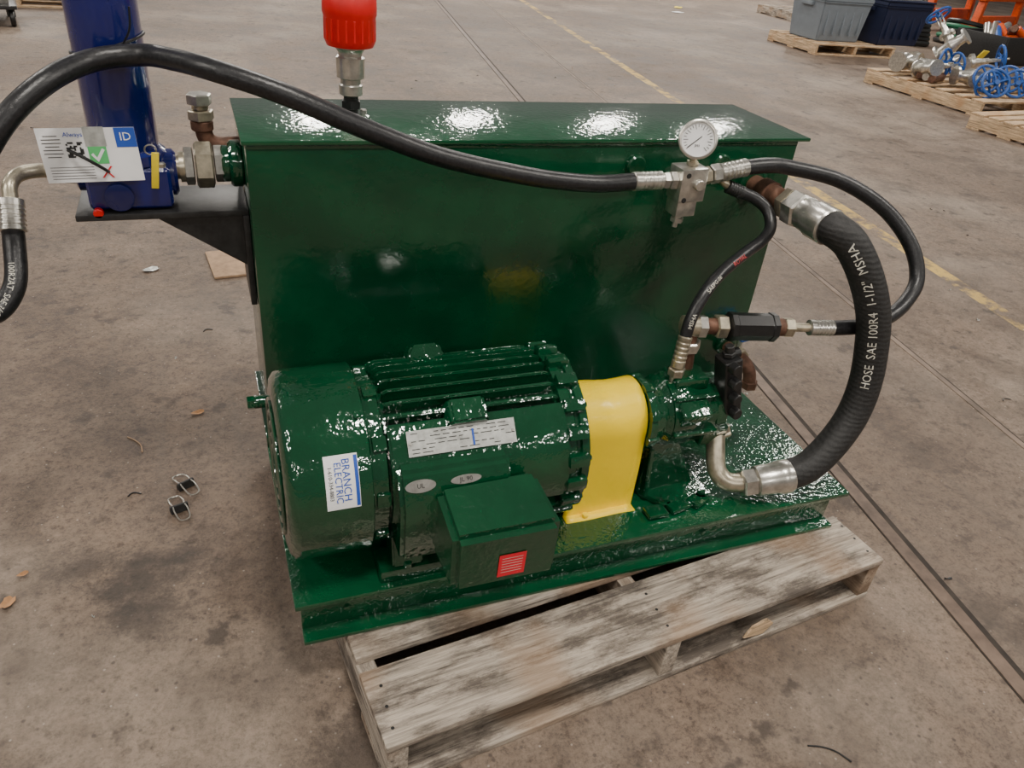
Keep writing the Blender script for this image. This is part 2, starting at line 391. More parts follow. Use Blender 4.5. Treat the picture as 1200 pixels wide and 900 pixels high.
lathe('union_body',[(0,.024),(.006,.024),(.006,.030),(.018,.030)],(-.115,.62,.635),(1,0,0),STEELY,un,28)
hexn('union_nut_a',(-.10,.62,.636),(-.082,.62,.636),.037,STEEL,un)
hexn('union_nut_b',(-.080,.62,.638),(-.045,.62,.638),.045,STEELY,un)
hexn('union_nut_c',(-.044,.62,.64),(-.026,.62,.64),.036,STEEL,un)
# tag
tg=empty('paper_warning_tag')
T0=V((-.250,.522,.689)); tx=V((.158,-.004,.004)).normalized(); ty=V((-.006,.012,.094)).normalized()
def tf(off): return lambda x,y:T0+tx*x+ty*y+V((0,-1,0))*off
patch('card',.158,.094,tf(0),PAPER,tg,1,1)
patch('card_back',.158,.094,tf(-.0012),PAPER,tg,1,1)
patch('blue_strip',.034,.034,tf(.0006),INKB,tg,1,1,.062,.030)
decal_text('logo','ID',.020,lambda x,y:tf(.0012)(x+.062,y+.031),PAPER,tg)
patch('green_panel',.030,.030,tf(.0006),INKG,tg,1,1,.012,.0); patch('grey_panel',.034,.034,tf(.0006),PLATE,tg,1,1,.012,.032)
def poly(nm,pts,fn,mat,par):
    me=bpy.data.meshes.new(nm); me.from_pydata([tuple(fn(*p)) for p in pts],[],[tuple(range(len(pts)))]); me.materials.append(mat); o=bpy.data.objects.new(nm,me); col.objects.link(o); o.parent=par
poly('check_mark',[(.000,.001),(.004,.004),(.009,-.004),(.020,.012),(.024,.009),(.010,-.012)],tf(.0012),PAPER,tg)
decal_text('cross','X',.030,lambda x,y:tf(.0008)(x+.020,y-.031),INKR,tg)
for i in range(9):
    for j in range(9):
        if random.random()<.55: patch('qr_%d_%d'%(i,j),.003,.003,tf(.0006),INKK,tg,1,1,-.035+i*.003,-.002+j*.003)
for i in range(7): patch('line_%d'%i,.03 if i%3 else .022,.0012,tf(.0006),DSTEEL,tg,1,1,-.058,.034-i*.006)
decal_text('caption','Always',.011,lambda x,y:tf(.0008)(x-.022,y+.036),INKB,tg)
for i in range(5): patch('text_line_%d'%i,.07,.0008,tf(.0006),DSTEEL,tg,1,1,-.035,-.020-i*.005)
tube('tag_wire',[(-.285,.518,.70),(-.265,.508,.692),(-.235,.505,.672),(-.222,.53,.652),(-.215,.552,.64)],.003,BLACK,tg,8)
yt=empty('yellow_inspection_tag'); box('strip',(-.150,.535,.655),(.013,.003,.07),BRASS,yt,(.1,.12,.2),.001)
ring('wire_loop',(-.153,.542,.692),(0,1,.2),.010,.0015,STEEL,yt,20)

# ------------------------------------------------------------------ electric motor
mo=empty('electric_motor'); MY,MZ=.170,.206; R=.181
def P(x,a,r): return V((x,MY-r*math.sin(a),MZ+r*math.cos(a)))
rad=math.radians
lathe('fan_cover',[(0,0),(0,.10),(.001,.150),(.004,.166),(.012,.177),(.022,R),(.14,R),(.147,R+.001),(.150,R-.004),(.150,.14)],(0,MY,MZ),(1,0,0),GREEN,mo,72)
for k in range(5): ring('grille_ring_%d'%k,(-.0015,MY,MZ),(1,0,0),.04+.022*k,.003,GREEN,mo,48)
for k in range(3):
    a=rad(30+120*k); bolt('cover_screw_%d'%k,P(.135,a,R),P(0,a,1)-P(0,a,0),.008,GREEN,mo,.006)
lathe('rear_end_bell',[(0,.155),(.003,.166),(.030,.166),(.034,.158)],(.148,MY,MZ),(1,0,0),GREEN,mo,64)
lathe('stator_core',[(0,.150),(.36,.150)],(.18,MY,MZ),(1,0,0),GREEN,mo,72)
def fin(nm,a,r1,x0,x1,th=.0075):
    c=math.cos(a);s=math.sin(a); pts=[(x0,.145),(x0,r1-.006),(x0+.01,r1),(x1-.01,r1),(x1,r1-.006),(x1,.145)]
    er=V((0,-s,c)); et=V((0,-c,-s)); C=V((0,MY,MZ))
    return prism(nm,pts,lambda p,q:C+V((p[0],0,0))+er*p[1]+et*q,-th/2,th/2,GREEN,mo,.0022)
i=0
for deg in list(range(-75,36,9))+list(range(115,245,10)):
    fin('fin_%d'%i,rad(deg),.179,.188,.520); i+=1
def padpoly(sgn):
    out=[]
    for a,r in ((37,.146),(37,.172),(41,.176),(60,.176),(66,.178),(88,.178),(106,.172),(108,.146)):
        a=rad(a); out.append((MY-sgn*r*math.sin(a),MZ+r*math.cos(a)))
    return out
prism('front_frame_pad',padpoly(1),YZ,.184,.530,GREEN,mo,.004)
prism('rear_frame_pad',padpoly(-1),YZ,.184,.530,GREEN,mo,.004)
prism('conduit_pad',[(.05,.10),(-.028,.10),(-.038,.115),(-.038,.222),(-.006,.285),(.02,.295),(.05,.28)],YZ,.190,.400,GREEN,mo,.008)
lathe('drive_end_bell',[(0,.150),(.002,.168),(.022,.168),(.026,.163),(.032,.163),(.034,.170),(.050,.170),(.054,.160),(.070,.12),(.076,.09),(.078,0)],(.524,MY,MZ),(1,0,0),GREEN,mo,72)
for k in range(20):
    a=math.tau*k/20+.08
    o=box('bell_lug_%d'%k,P(.548,a,.170),(.044,.027,.026),GREEN,mo,(a,0,0),.006,2)
    if k%2==0: bolt('bell_bolt_%d'%k,P(.568,a,.168),(1,0,0),.008,GREEN,mo,.008)
for k in range(10):
    a=math.tau*k/10+.2; box('rear_bell_lug_%d'%k,P(.168,a,.164),(.026,.028,.018),GREEN,mo,(a,0,0),.004,2)
def lug(nm,x,deg,r,hw=.040,slot=.018):
    a=rad(deg); er=V((0,-math.sin(a),math.cos(a))); et=V((0,-math.cos(a),-math.sin(a))); C=V((x,MY,MZ))
    prism(nm+'_boss',[(-hw,.150),(-hw,r-.012),(-hw+.008,r),(hw-.008,r),(hw,r-.012),(hw,.150),(slot,.150),(slot,r-.020),(-slot,r-.020),(-slot,.150)],lambda p,q:C+V((p[0],0,0))+er*p[1]+et*q,-.020,.026,GREEN,mo,.004)
    return C,er,et
lug('front_lug',.333,35,.193)
a=rad(-26); er_=V((0,-math.sin(a),math.cos(a))); et_=V((0,-math.cos(a),-math.sin(a))); C_=V((.300,MY,MZ))
prism('rear_lug_boss',[(-.036,.150),(-.036,.188),(-.026,.203),(.026,.203),(.036,.188),(.036,.150)],lambda p,q:C_+V((p[0],0,0))+er_*p[1]+et_*q,-.022,.022,GREEN,mo,.005)
for i,(y0,y1) in enumerate(((.015,.085),(.255,.325))):
    slab('foot_rail_%d'%i,.165,.54,y0,y1,.001,.030,GREEN,mo,.004)
    for j,x in enumerate((.19,.46)):
        prism('foot_%d_%d'%(i,j),[(y0+.005,.030),(y1-.005,.030),(y1-.005 if i==0 else y0+.05,.10),(y0+.02 if i==0 else y0+.005,.10)],YZ,x,x+.06,GREEN,mo,.004)
        bolt('foot_bolt_%d_%d'%(i,j),(x+.03,y0+.008,.030),(0,0,1),.010,GREEN,mo,.010)
jx0,jx1=.262,.458
bm=bmesh.new()
def q(x,y,z): return bm.verts.new((x,y,z))
F=[q(jx0+.002,-.122,.088),q(jx1+.008,-.122,.088),q(jx1+.006,-.128,.222),q(jx0-.002,-.128,.222)]
B=[q(jx0-.008,-.020,.105),q(jx1-.014,-.020,.105),q(jx1-.014,-.020,.266),q(jx0-.008,-.020,.262)]
bm.faces.new(F); bm.faces.new(B)
for k in range(4): bm.faces.new((F[k],F[(k+1)%4],B[(k+1)%4],B[k]))
bmesh.ops.recalc_face_normals(bm,faces=bm.faces); bmesh.ops.bevel(bm,geom=bm.edges[:],offset=.012,segments=4,affect='EDGES')
finish(bm,'terminal_box',GREEN,mo)
jl=lambda o:(lambda x,y:V((.372+x,-.1255-o-.045*(y),.140+y)))
patch('red_label',.052,.056,jl(.0006),REDLAB,mo,1,1)
for k in range(6): patch('red_label_line_%d'%k,.040,.0012,jl(.0010),HTEXT,mo,1,1,0,.018-.007*k)
a0=rad(50.5); er=V((0,-math.sin(a0),math.cos(a0))); et=V((0,math.cos(a0),math.sin(a0)))
NP=V((.318,MY,MZ))+er*.1755
nf=lambda o:(lambda x,y:NP+V((x,0,0))+et*y+er*o)
patch('nameplate',.205,.046,nf(.0012),PLATE,mo,1,1)
for r_ in range(6):
    x=-.095
    while x<.085:
        w=random.uniform(.006,.022)
        if random.random()<.7: patch('np_%d_%d'%(r_,int(x*1000)),w,.0014,nf(.0018),DSTEEL,mo,1,1,x+w/2,.0175-r_*.0070)
        x+=w+.005
patch('np_stamp',.004,.030,nf(.0019),INKB,mo,1,1,.020,-.002)
for s in (-1,1): bolt('nameplate_rivet_%d'%(s+1),nf(.001)(s*.097,0),er,.003,STEEL,mo,.002)
def oval(nm,x,w,h,tx_):
    n_=V((0,-.892,.453)); up=V((0,.453,.892)); c=V((x,-.0172,.263))
    vs=[tuple(c+V((w/2*math.cos(t),0,0))+up*(h/2*math.sin(t))+n_*.0012) for t in [math.tau*k/28 for k in range(28)]]
    me=bpy.data.meshes.new(nm); me.from_pydata(vs,[],[tuple(range(28))]); me.materials.append(STEEL); o=bpy.data.objects.new(nm,me); col.objects.link(o); o.parent=mo
    decal_text(nm+'_mark',tx_ ,.012,lambda x_,y_:c+V((x_,0,0))+up*y_+n_*.002,INKK,mo)
oval('oval_plate_a',.228,.056,.024,'UL'); oval('oval_plate_b',.312,.058,.017,'JL 90')
def cylmap(cx,deg,r):
    def f(x,y): 
        a=rad(deg)-y/r; return P(cx+x,a,r)
    return f
patch('shop_sticker',.058,.098,cylmap(.096,66,R+.001),PAPER,mo,1,14)
patch('sticker_stripe',.006,.092,cylmap(.096,66,R+.0015),INKB,mo,1,14,.025,0)
rotm=lambda f,ox,oy:(lambda x,y:f(ox+y,oy-x))
fS=cylmap(.096,66,R+.0018)
decal_text('sticker_line1','BRANCH',.0190,rotm(fS,.007,.004),INKB,mo)
decal_text('sticker_line2','ELECTRIC',.0170,rotm(fS,-.007,.0),INKB,mo)
decal_text('sticker_line3','1-610-334-8803',.0095,rotm(fS,-.020,.0),INKK,mo)

# ------------------------------------------------------------------ coupling guard
cg=empty('yellow_coupling_guard')
gw=.082; gy=.182; gz=.205
pr=[(gy-gw-.022,.0015),(gy-gw,.0015),(gy-gw+.001,.10),(gy-gw+.002,gz-.01)]
for k in range(0,19):
    t=math.pi-math.pi*k/18; pr.append((gy+gw*math.cos(t)*.98,gz+.0+gw*math.sin(t)))
pr+=[(gy+gw-.001,.10),(gy+gw,.0015),(gy+gw+.022,.0015)]
bm=bmesh.new(); nx=8; rows=[]
for p in pr:
    row=[]
    for k in range(nx+1):
        u=k/nx; flare=.012*(1-min(1,p[1]/.12)); x=.603-flare+(.160+flare)*u
        wob=.0025*math.sin(u*6+p[1]*25)
        row.append(bm.verts.new((x,p[0]+wob*(1 if p[0]>gy else -1)*.6,p[1]+(wob if p[1]>.1 else 0))))
    rows.append(row)
for A,B in zip(rows,rows[1:]):
    for k in range(nx): bm.faces.new((A[k],A[k+1],B[k+1],B[k]))
go=finish(bm,'guard_sheet',YEL,cg)
so=go.modifiers.new('s','SOLIDIFY'); so.thickness=.003; so.offset=-1
cyl('coupling_hub',(.61,MY,MZ),(.76,MY,MZ),.045,DSTEEL,cg)
bolt('guard_bolt_a',(.64,gy-gw-.012,.003),(0,0,1),.008,YEL,cg,.007)

# ------------------------------------------------------------------ hydraulic pump
pu=empty('hydraulic_pump'); PY,PZ=.175,.206
lathe('adapter_housing',[(0,.060),(.002,.084),(.018,.084),(.022,.076),(.050,.070),(.056,.076),(.060,.080)],(.765,PY,PZ),(1,0,0),GREEN,pu,48)
lathe('pump_body',[(0,.072),(.004,.082),(.055,.084),(.075,.076),(.12,.073),(.124,.060)],(.824,PY,PZ),(1,0,0),GREEN,pu,12,.26)
lathe('pump_rear_cover',[(0,.066),(.004,.074),(.030,.074),(.036,.064),(.036,0)],(.940,PY,PZ),(1,0,0),GREEN,pu,10,.1)
for k in range(8):
    a=math.tau*k/8+.3
    box('flange_lug_%d'%k,(.776,PY-.080*math.sin(a),PZ+.080*math.cos(a)),(.022,.022,.018),GREEN,pu,(a,0,0),.004)
    bolt('flange_bolt_%d'%k,(.787,PY-.078*math.sin(a),PZ+.078*math.cos(a)),(1,0,0),.008,GREEN,pu,.008)
    bolt('rear_cover_bolt_%d'%k,(.972,PY-.055*math.sin(a),PZ+.055*math.cos(a)),(1,0,0),.008,GREEN,pu,.008)
for k in range(6):
    a=math.tau*k/6+.75
    box('body_rib_%d'%k,(.885,PY-.080*math.sin(a),PZ+.080*math.cos(a)),(.11,.010,.018),GREEN,pu,(a,0,0),.004)
box('pump_side_port_block',(.875,PY-.062,PZ+.018),(.075,.045,.07),GREEN,pu,(.5,0,0),.010,3)
box('pump_top_block',(.885,PY,PZ+.078),(.085,.07,.03),GREEN,pu,(0,0,0),.008,3)
box('pump_lower_block',(.965,.155,.150),(.07,.07,.055),GREEN,pu,(.2,0,0),.010,3)
cm=box('compensator_body',(.968,PY-.045,.285),(.044,.05,.15),BLACK,pu,(0,-.25,0),.008,3)
for k,z in enumerate((.225,.265,.305,.345)):
    cyl('compensator_screw_%d'%k,(.981-.012*k,PY-.068,z),(.984-.012*k,PY-.088,z),.013,BLACK,pu,14)
    cyl('compensator_cap_%d'%k,(.996-.012*k,PY-.035,z+.01),(1.018-.012*k,PY-.035,z+.014),.012,BLACK,pu,14)
cyl('adjuster_stem',(.951,PY-.045,.352),(.944,PY-.045,.385),.010,DSTEEL,pu,16); hexn('adjuster_nut',(.949,PY-.045,.360),(.947,PY-.045,.370),.015,DSTEEL,pu)
foot=[]
for k in range(40):
    t=math.tau*k/40; rx=.085+.008*math.sin(6*t); ry=.115+.010*math.sin(8*t+1); foot.append((.885+rx*math.copysign(abs(math.cos(t))**.55,math.cos(t)),.175+ry*math.copysign(abs(math.sin(t))**.55,math.sin(t))))
prism('bracket_foot',foot,XY,.001,.014,GREEN,pu,.002)
prism('bracket_leg_front',[(.79,.012),(.94,.012),(.87,.15),(.80,.15)],XZ,.125,.137,GREEN,pu,.002)
prism('bracket_leg_rear',[(.79,.012),(.94,.012),(.87,.15),(.80,.15)],XZ,.215,.227,GREEN,pu,.002)
prism('bracket_web',[(.10,.012),(.25,.012),(.235,.14),(.115,.14)],YZ,.795,.806,GREEN,pu,.002)
for i,(x,y) in enumerate(((.835,.078),(.935,.078),(.835,.27),(.935,.27))):
    cyl('foot_washer_%d'%i,(x,y,.014),(x,y,.017),.016,GREEN,pu,20); bolt('foot_bolt_%d'%i,(x,y,.017),(0,0,1),.010,GREEN,pu,.010)
for i,x in enumerate((.80,.86,.92)):
    box('foot_shim_%d'%i,(x,.052+.006*i,.012),(.05,.035,.010),GREEN,pu,(0,0,.2*i),.003)

su=empty('suction_hose')
lathe('split_flange',[(0,.028),(.002,.034),(.014,.034),(.016,.028)],(.985,.150,.148),(0,-.55,-.8),STEELY,su,28)
box('flange_ears',(.983,.142,.133),(.085,.03,.018),STEELY,su,(.55,0,.1),.007,3)
for s in (-1,1): bolt('flange_cap_bolt_%d'%(s+1),(.983+s*.03,.140,.143),(0,.3,1),.008,STEEL,su,.014)
tube('steel_elbow',[(.985,.145,.145),(.978,.118,.105),(.976,.092,.066),(.995,.068,.047),(1.04,.052,.048)],.022,STEELY,su)
F0=V((1.035,.053,.047)); F1=V((1.14,.033,.064)); fd=(F1-F0).normalized()
hexn('ferrule_hex_low',F0-fd*.012,F0+fd*.022,.034,STEEL,su)
lathe('ferrule_low',[(0,.028),(.004,.036),(.055,.037),(.060,.040),(.085,.040),(.09,.037)],F0+fd*.02,fd,STEEL,su,28)
hp=[F0+fd*.095,(1.185,.030,.085),(1.2455,.040,.135),(1.292,.055,.20),(1.310,.07,.28),(1.303,.085,.37),(1.285,.10,.45),(1.250,.125,.53),(1.212,.155,.590),(1.185,.185,.612),(1.18,.215,.614)]
hpath=tube('hose_body',hp,.0365,RUBBER2,su,48)
lathe('ferrule_top',[(0,.038),(.004,.041),(.05,.041),(.055,.038),(.085,.036),(.09,.030)],(1.18,.195,.614),(0,1,0),STEEL,su,28)
hexn('swivel_nut',(1.18,.285,.614),(1.18,.325,.614),.042,STEEL,su)
hexn('swivel_nut_b',(1.18,.327,.614),(1.18,.352,.614),.037,STEELY,su)
lathe('rusty_nipple',[(0,.026),(.05,.026),(.052,.031),(.085,.031),(.088,.025),(.133,.025)],(1.18,.350,.614),(0,1,0),RUST,su,24)
hose_text('hose_print',"HOSE  SAE 100R4  1-1/2\"  MSHA",.026,hpath,.0365,.66,(-.78,-.75,.25),HTEXT,su,1,.0012)

mf=empty('gauge_manifold')
mx=.935
box('manifold_block',(mx,.40,.652),(.066,.055,.075),STEEL,mf,(0,-.03,0),.004,2)
box('manifold_lower',(mx-.004,.40,.605),(.050,.048,.05),STEEL,mf,(0,-.03,0),.004,2)
cyl('relief_stem',(mx-.006,.40,.583),(mx-.008,.40,.563),.010,STEEL,mf,16); hexn('relief_nut',(mx-.006,.40,.572),(mx-.0065,.40,.560),.015,STEEL,mf)
cyl('relief_tip',(mx-.008,.40,.560),(mx-.009,.40,.548),.006,STEEL,mf,12)
cyl('front_plug',(mx+.01,.373,.655),(mx+.01,.362,.655),.012,STEEL,mf,16)
for k,z in enumerate((.675,.62)): cyl('block_hole_%d'%k,(mx-.018,.373,z),(mx-.018,.3715,z),.006,DSTEEL,mf,12)
cyl('gauge_stem',(mx+.003,.40,.688),(mx+.003,.40,.712),.008,STEELY,mf,12); hexn('gauge_hex',(mx+.003,.40,.689),(mx+.003,.40,.700),.013,STEELY,mf)
gn=V((-.42,-.85,.30)).normalized(); gc=V((mx+.003,.402,.745))
lathe('gauge_case',[(-.016,0),(-.016,.036),(-.012,.039),(.006,.039),(.008,.042),(.014,.042),(.016,.039),(.016,.036),(.011,.0355)],gc,gn,STEEL,mf,40)
lathe('gauge_dial',[(.010,.0355),(.011,.0355),(.0112,0)],gc,gn,PAPER,mf,40)
gx,gy_,gz_=frame(gn)
for k in range(22):
    a=math.radians(225-270*k/21); L=.006 if k%3 else .010; r0=.031
    m0=gc+gn*.0118+(gx*math.cos(a)+gy_*math.sin(a))*(r0-L/2)
    ex=(gx*math.cos(a)+gy_*math.sin(a)); ey=gn.cross(ex)
    patch('tick_%d'%k,L,.0012,(lambda m0,ex,ey:(lambda x,y:m0+ex*x+ey*y))(m0,ex,ey),INKK,mf,1,1)
ex=(gx*math.cos(3.9)+gy_*math.sin(3.9)); ey=gn.cross(ex)
patch('needle',.038,.0018,lambda x,y:gc+gn*.0125+ex*(x+.009)+ey*y,INKK,mf,1,1)
decal_text('gauge_text','psi',.010,lambda x,y:gc+gn*.0122+gx*x+gy_*(y-.012),INKK,mf)
def ferr(par,nm,a,b,r,mat=STEEL):
    a,b=V(a),V(b); L=(b-a).length
    prof=[(0,r*.75),(L*.04,r)]
    for k in range(5): prof+= [(L*(.12+.14*k),r),(L*(.14+.14*k),r*.93),(L*(.19+.14*k),r*.93),(L*(.21+.14*k),r)]
    prof+=[(L*.96,r),(L,r*.8)]
    lathe(nm,prof,a,b-a,mat,par,24)
lh=empty('return_hydraulic_hose')
hexn('swivel_a',(.902,.40,.657),(.885,.40,.657),.021,STEEL,lh); hexn('swivel_b',(.884,.40,.657),(.868,.40,.6575),.019,STEEL,lh)
ferr(lh,'ferrule_a',(.868,.40,.6575),(.795,.40,.657),.0205)
lp=[(.81,.40,.657),(.711,.40,.654),(.60,.39,.668),(.506,.38,.687),(.41,.37,.71),(.324,.36,.736),(.198,.36,.784),(.073,.38,.833),(-.031,.42,.859),(-.090,.48,.862),(-.144,.535,.858),(-.222,.52,.849),(-.289,.45,.826),(-.355,.40,.770),(-.42,.375,.67),(-.462,.365,.56),(-.462,.375,.475),(-.432,.40,.452),(-.402,.44,.485),(-.397,.49,.545),(-.396,.50,.57)]
lpath=tube('hose_body',lp,.0185,RUBBER,lh,20)
ferr(lh,'ferrule_b',(-.396,.497,.560),(-.394,.53,.610),.0225)
tube('bent_tube',[(-.394,.528,.606),(-.392,.545,.630),(-.380,.572,.640),(-.350,.60,.638),(-.30,.615,.63)],.013,STEELY,lh)
hexn('tube_nut',(-.315,.612,.632),(-.288,.618,.628),.022,STEEL,lh)
hose_text('hose_print',"100R2AT  SAE 3/4",.014,lpath,.0185,.935,(-.2,-1,.3),HTEXT,lh,-1)

rh=empty('pressure_hydraulic_hose')
hexn('swivel_a',(.968,.40,.664),(.990,.40,.667),.020,STEELY,rh)
hexn('tee_nut',(.992,.40,.668),(1.015,.40,.671),.022,STEEL,rh)
ferr(rh,'ferrule_a',(1.012,.40,.671),(1.085,.40,.683),.0205)
rp_=[(1.07,.40,.681),(1.14,.40,.686),(1.207,.40,.680),(1.342,.37,.655),(1.443,.31,.605),(1.498,.245,.535),(1.500,.195,.47),(1.454,.165,.426),(1.39,.145,.402),(1.315,.133,.394),(1.21,.130,.400)]
rpath=tube('hose_body',rp_,.0175,RUBBER,rh,20)
A=V((.862,.203,.402)); Bp=V((1.192,.132,.402)); dd=(Bp-A).normalized()
def al(s): return A+dd*s
ferr(rh,'ferrule_b',al(.36),al(.30),.018,STEEL)
cyl('tube_stub',al(.31),al(.245),.010,STEELY,rh)
hexn('valve_nut_out',al(.262),al(.238),.022,STEELY,rh)
cv=empty('inline_check_valve')
cyl('valve_end_out',al(.24),al(.215),.020,RUST,cv)
lathe('valve_body',[(0,.022),(.004,.033),(.016,.033),(.018,.031),(.098,.031),(.100,.033),(.112,.033),(.116,.022)],al(.105),dd,BLACK,cv,8,.2)
hexn('valve_nut_in',al(.104),al(.078),.027,STEELY,cv)
cyl('adapter_neck',al(.08),al(.055),.018,RUST,cv)
hexn('adapter_hex',al(.056),al(.035),.026,STEEL,cv)
lathe('tee_body',[(0,.016),(.004,.024),(.036,.024),(.040,.020)],al(0),dd,STEELY,cv,20)
cyl('tee_leg',al(.022),al(.022)+V((.012,0,-.115)),.018,RUST,cv); hexn('tee_leg_nut',al(.022)+V((.004,0,-.035)),al(.022)+V((.007,0,-.06)),.027,STEEL,cv)

ch=empty('case_drain_hose')
tube('elbow',[(1.03,.44,.655),(1.035,.41,.650),(1.05,.40,.640),(1.07,.395,.632)],.010,STEELY,ch)
ferr(ch,'ferrule_top',(1.045,.40,.640),(1.085,.388,.626),.0155,DSTEEL)
cp=[(1.075,.39,.629),(1.110,.375,.618),(1.135,.35,.597),(1.13,.32,.568),(1.095,.295,.548),(1.040,.27,.535),(.960,.235,.508),(.905,.205,.478),(.872,.187,.432),(.860,.178,.385)]
cpath=tube('hose_body',cp,.0135,RUBBER,ch,18)
hexn('swivel_bottom',(.850,.166,.320),(.851,.167,.300),.019,STEELY,ch)
ferr(ch,'ferrule_bottom',(.861,.178,.392),(.851,.168,.318),.0155,STEELY)
cyl('drain_adapter',(.851,.167,.302),(.853,.168,.272),.012,STEELY,ch)
hose_text('hose_print',"ROYAL",.014,cpath,.0135,.55,(-.3,-1,.3),HTEXTR,ch,-1)
hose_text('hose_print_b',"SAEPG-06",.012,cpath,.0135,.74,(-.3,-1,.3),HTEXT,ch,-1)
hose_text('hose_print_c',"MSHA",.012,cpath,.0135,.92,(-.3,-1,.3),HTEXT,ch,-1)

dv=empty('tank_drain_valve')
cyl('nipple',(1.235,.475,.155),(1.235,.435,.155),.016,RUST,dv)
hexn('valve_body_hex',(1.235,.445,.155),(1.235,.405,.155),.027,STEELY,dv)
tube('street_elbow',[(1.235,.41,.155),(1.238,.385,.150),(1.245,.370,.13),(1.25,.365,.10)],.017,RUST,dv)
hexn('elbow_plug',(1.25,.365,.108),(1.252,.364,.085),.022,RUST,dv)
cyl('valve_stem',(1.235,.425,.175),(1.235,.425,.205),.007,STEEL,dv)
box('blue_lever',(1.27,.425,.205),(.085,.016,.005),BLUEW,dv,(0,-.05,.1),.002)
box('blue_grip',(1.30,.428,.208),(.045,.020,.012),BLUEW,dv,(0,-.05,.1),.005)

# ------------------------------------------------------------------ small floor litter
def clip(x,y,rz):
    e=empty('binder_clip',(x,y,FZ),rz)
    prism('spring_body',[(-.010,.0005),(.010,.0005),(.003,.020),(-.003,.020)],lambda p,a:V((a,p[0],p[1])),-.022,.022,DSTEEL,e,.001)
    for s in (-1,1):
        tube('wire_arm_%d'%(s+1),[(-.014,0,.018),(-.016,s*.02,.016),(-.011,s*.046,.008),(.011,s*.046,.008),(.016,s*.02,.016),(.014,0,.018)],.0020,STEEL,e,6,6)
clip(-.205,.700,.5); clip(-.222,.610,.3)
def leaf(nm,x,y,s,mat,rz,asp=.5):
    e=bmesh.new(); N=12
    vs=[e.verts.new((s*math.cos(t)*(1 if i%2 else .8),s*asp*math.sin(t)*(1 if i%3 else .7),.003+.006*abs(math.sin(t*1.3)))) for i,t in enumerate([math.tau*k/N for k in range(N)])]
    c=e.verts.new((0,0,.003))
    for k in range(N): e.faces.new((c,vs[k],vs[(k+1)%N]))
    o=finish(e,nm,mat,None,False); o.location=(x,y,FZ+.0005); o.rotation_euler=(0,0,rz)
leaf('dry_leaf',-.166,1.034,.022,LEAF,.2); leaf('dry_leaf',-.568,.39,.02,LEAF,1.1,.7); leaf('dry_leaf',-.55,.47,.014,LEAF,.3)
leaf('paper_scrap',-.31,2.086,.035,PLATE,.4,.6); leaf('paper_scrap',7.67,11.3,.14,PAPER,.4,.6); leaf('paper_scrap',8.1,12.0,.16,BRASS,.9,.5); leaf('paper_scrap',5.9,12.5,.10,PAPER,.9,.5)
for k in range(70):
    x=random.uniform(-1.4,4.5); y=random.uniform(-.6,6.5)
    if -.05<x<1.45 and -.35<y<.9: continue
    leaf('concrete_chip',x,y,random.uniform(.004,.013),random.choice((LEAF,DSTEEL,CARD,PLATE,DSTEEL)),random.uniform(0,3),random.uniform(.3,.8))
for k,(x,y,L,rz) in enumerate(((-.33,.92,.09,-1.0),(-.33,.70,.03,.4),(-.9,1.4,.05,1.),(.98,-.442,.085,-.6),(2.6,.5,.04,.3),(-.12,1.55,.03,.6))):
    e=empty('wire_offcut',(x,y,FZ+.002),rz); tube('strand',[(-L/2,0,0),(-L/6,.006,0),(L/6,.004,0),(L/2,-.010,0)],.0018,DSTEEL if k!=0 else CARD,e,6,5)
box('cardboard_strip',(-.02,2.1,FZ+.006),(.14,.26,.010),CARD,None,(0,0,.1),.002)

# ------------------------------------------------------------------ background goods
def handwheel(par,nm,c,nrm,Rr,mat=BLUEW):
    c=V(c); x,y,z=frame(nrm)
    ring(nm+'_rim',c,nrm,Rr,Rr*.11,mat,par,28)
    for k in range(4):
        a=k*math.tau/4+.4; sweep(nm+'_spoke_%d'%k,[c,c+(x*math.cos(a)+y*math.sin(a))*Rr*.5+z*Rr*.12,c+(x*math.cos(a)+y*math.sin(a))*Rr],Rr*.09,mat,par,6)
    cyl(nm+'_hub',c-z*Rr*.25,c+z*Rr*.25,Rr*.2,mat,par,12)
def gate_valve(loc,rz,s,tilt):
    e=empty('gate_valve',loc,rz); e.rotation_euler=(tilt[0],tilt[1],rz); e.scale=(s,s,s)
    gm=STEEL
    lathe('body',[(-.20,.11),(-.17,.11),(-.17,.06),(-.08,.07),(0,.10),(.08,.07),(.17,.06),(.17,.11),(.20,.11)],(0,0,0),(1,0,0),gm,e,20)
    lathe('bonnet',[(.04,.07),(.14,.06),(.14,.10),(.18,.10),(.18,.05),(.30,.035),(.34,.035)],(0,0,0),(0,0,1),gm,e,16)
    for s_ in (-1,1): box('yoke_%d'%(s_+1),(s_*.035,0,.38),(.015,.03,.16),gm,e,(0,0,0),.004)
    cyl('stem',(0,0,.30),(0,0,.56),.012,STEELY,e,10)
    handwheel(e,'wheel',(0,0,.47),(0,0,1),.15)
b1=pallet('wooden_pallet',(7.02,4.55,FZ),.02,1.5,1.55,.15,WOOD2,7,.12,.14)
b2=pallet('wooden_pallet',(6.55,3.45,FZ),.1,1.2,.75,.14,WOOD2,5,.11,.13)
b3=pallet('wooden_pallet',(7.62,7.72,FZ),-.05,1.3,1.1,.14,WOOD2,6,.12,.14)
b4=pallet('wooden_pallet',(9.8,11.0,FZ),-.05,1.2,1.1,.14,WOOD,6,.12,.14)
TZ=FZ+.15
H=math.pi/2
gate_valve((7.25,5.85,TZ+.12),.3,.9,(H*.9,0)); gate_valve((7.95,5.80,TZ+.12),1.0,.95,(H*.85,0)); gate_valve((7.45,5.15,TZ+.11),-.4,.85,(H,0))
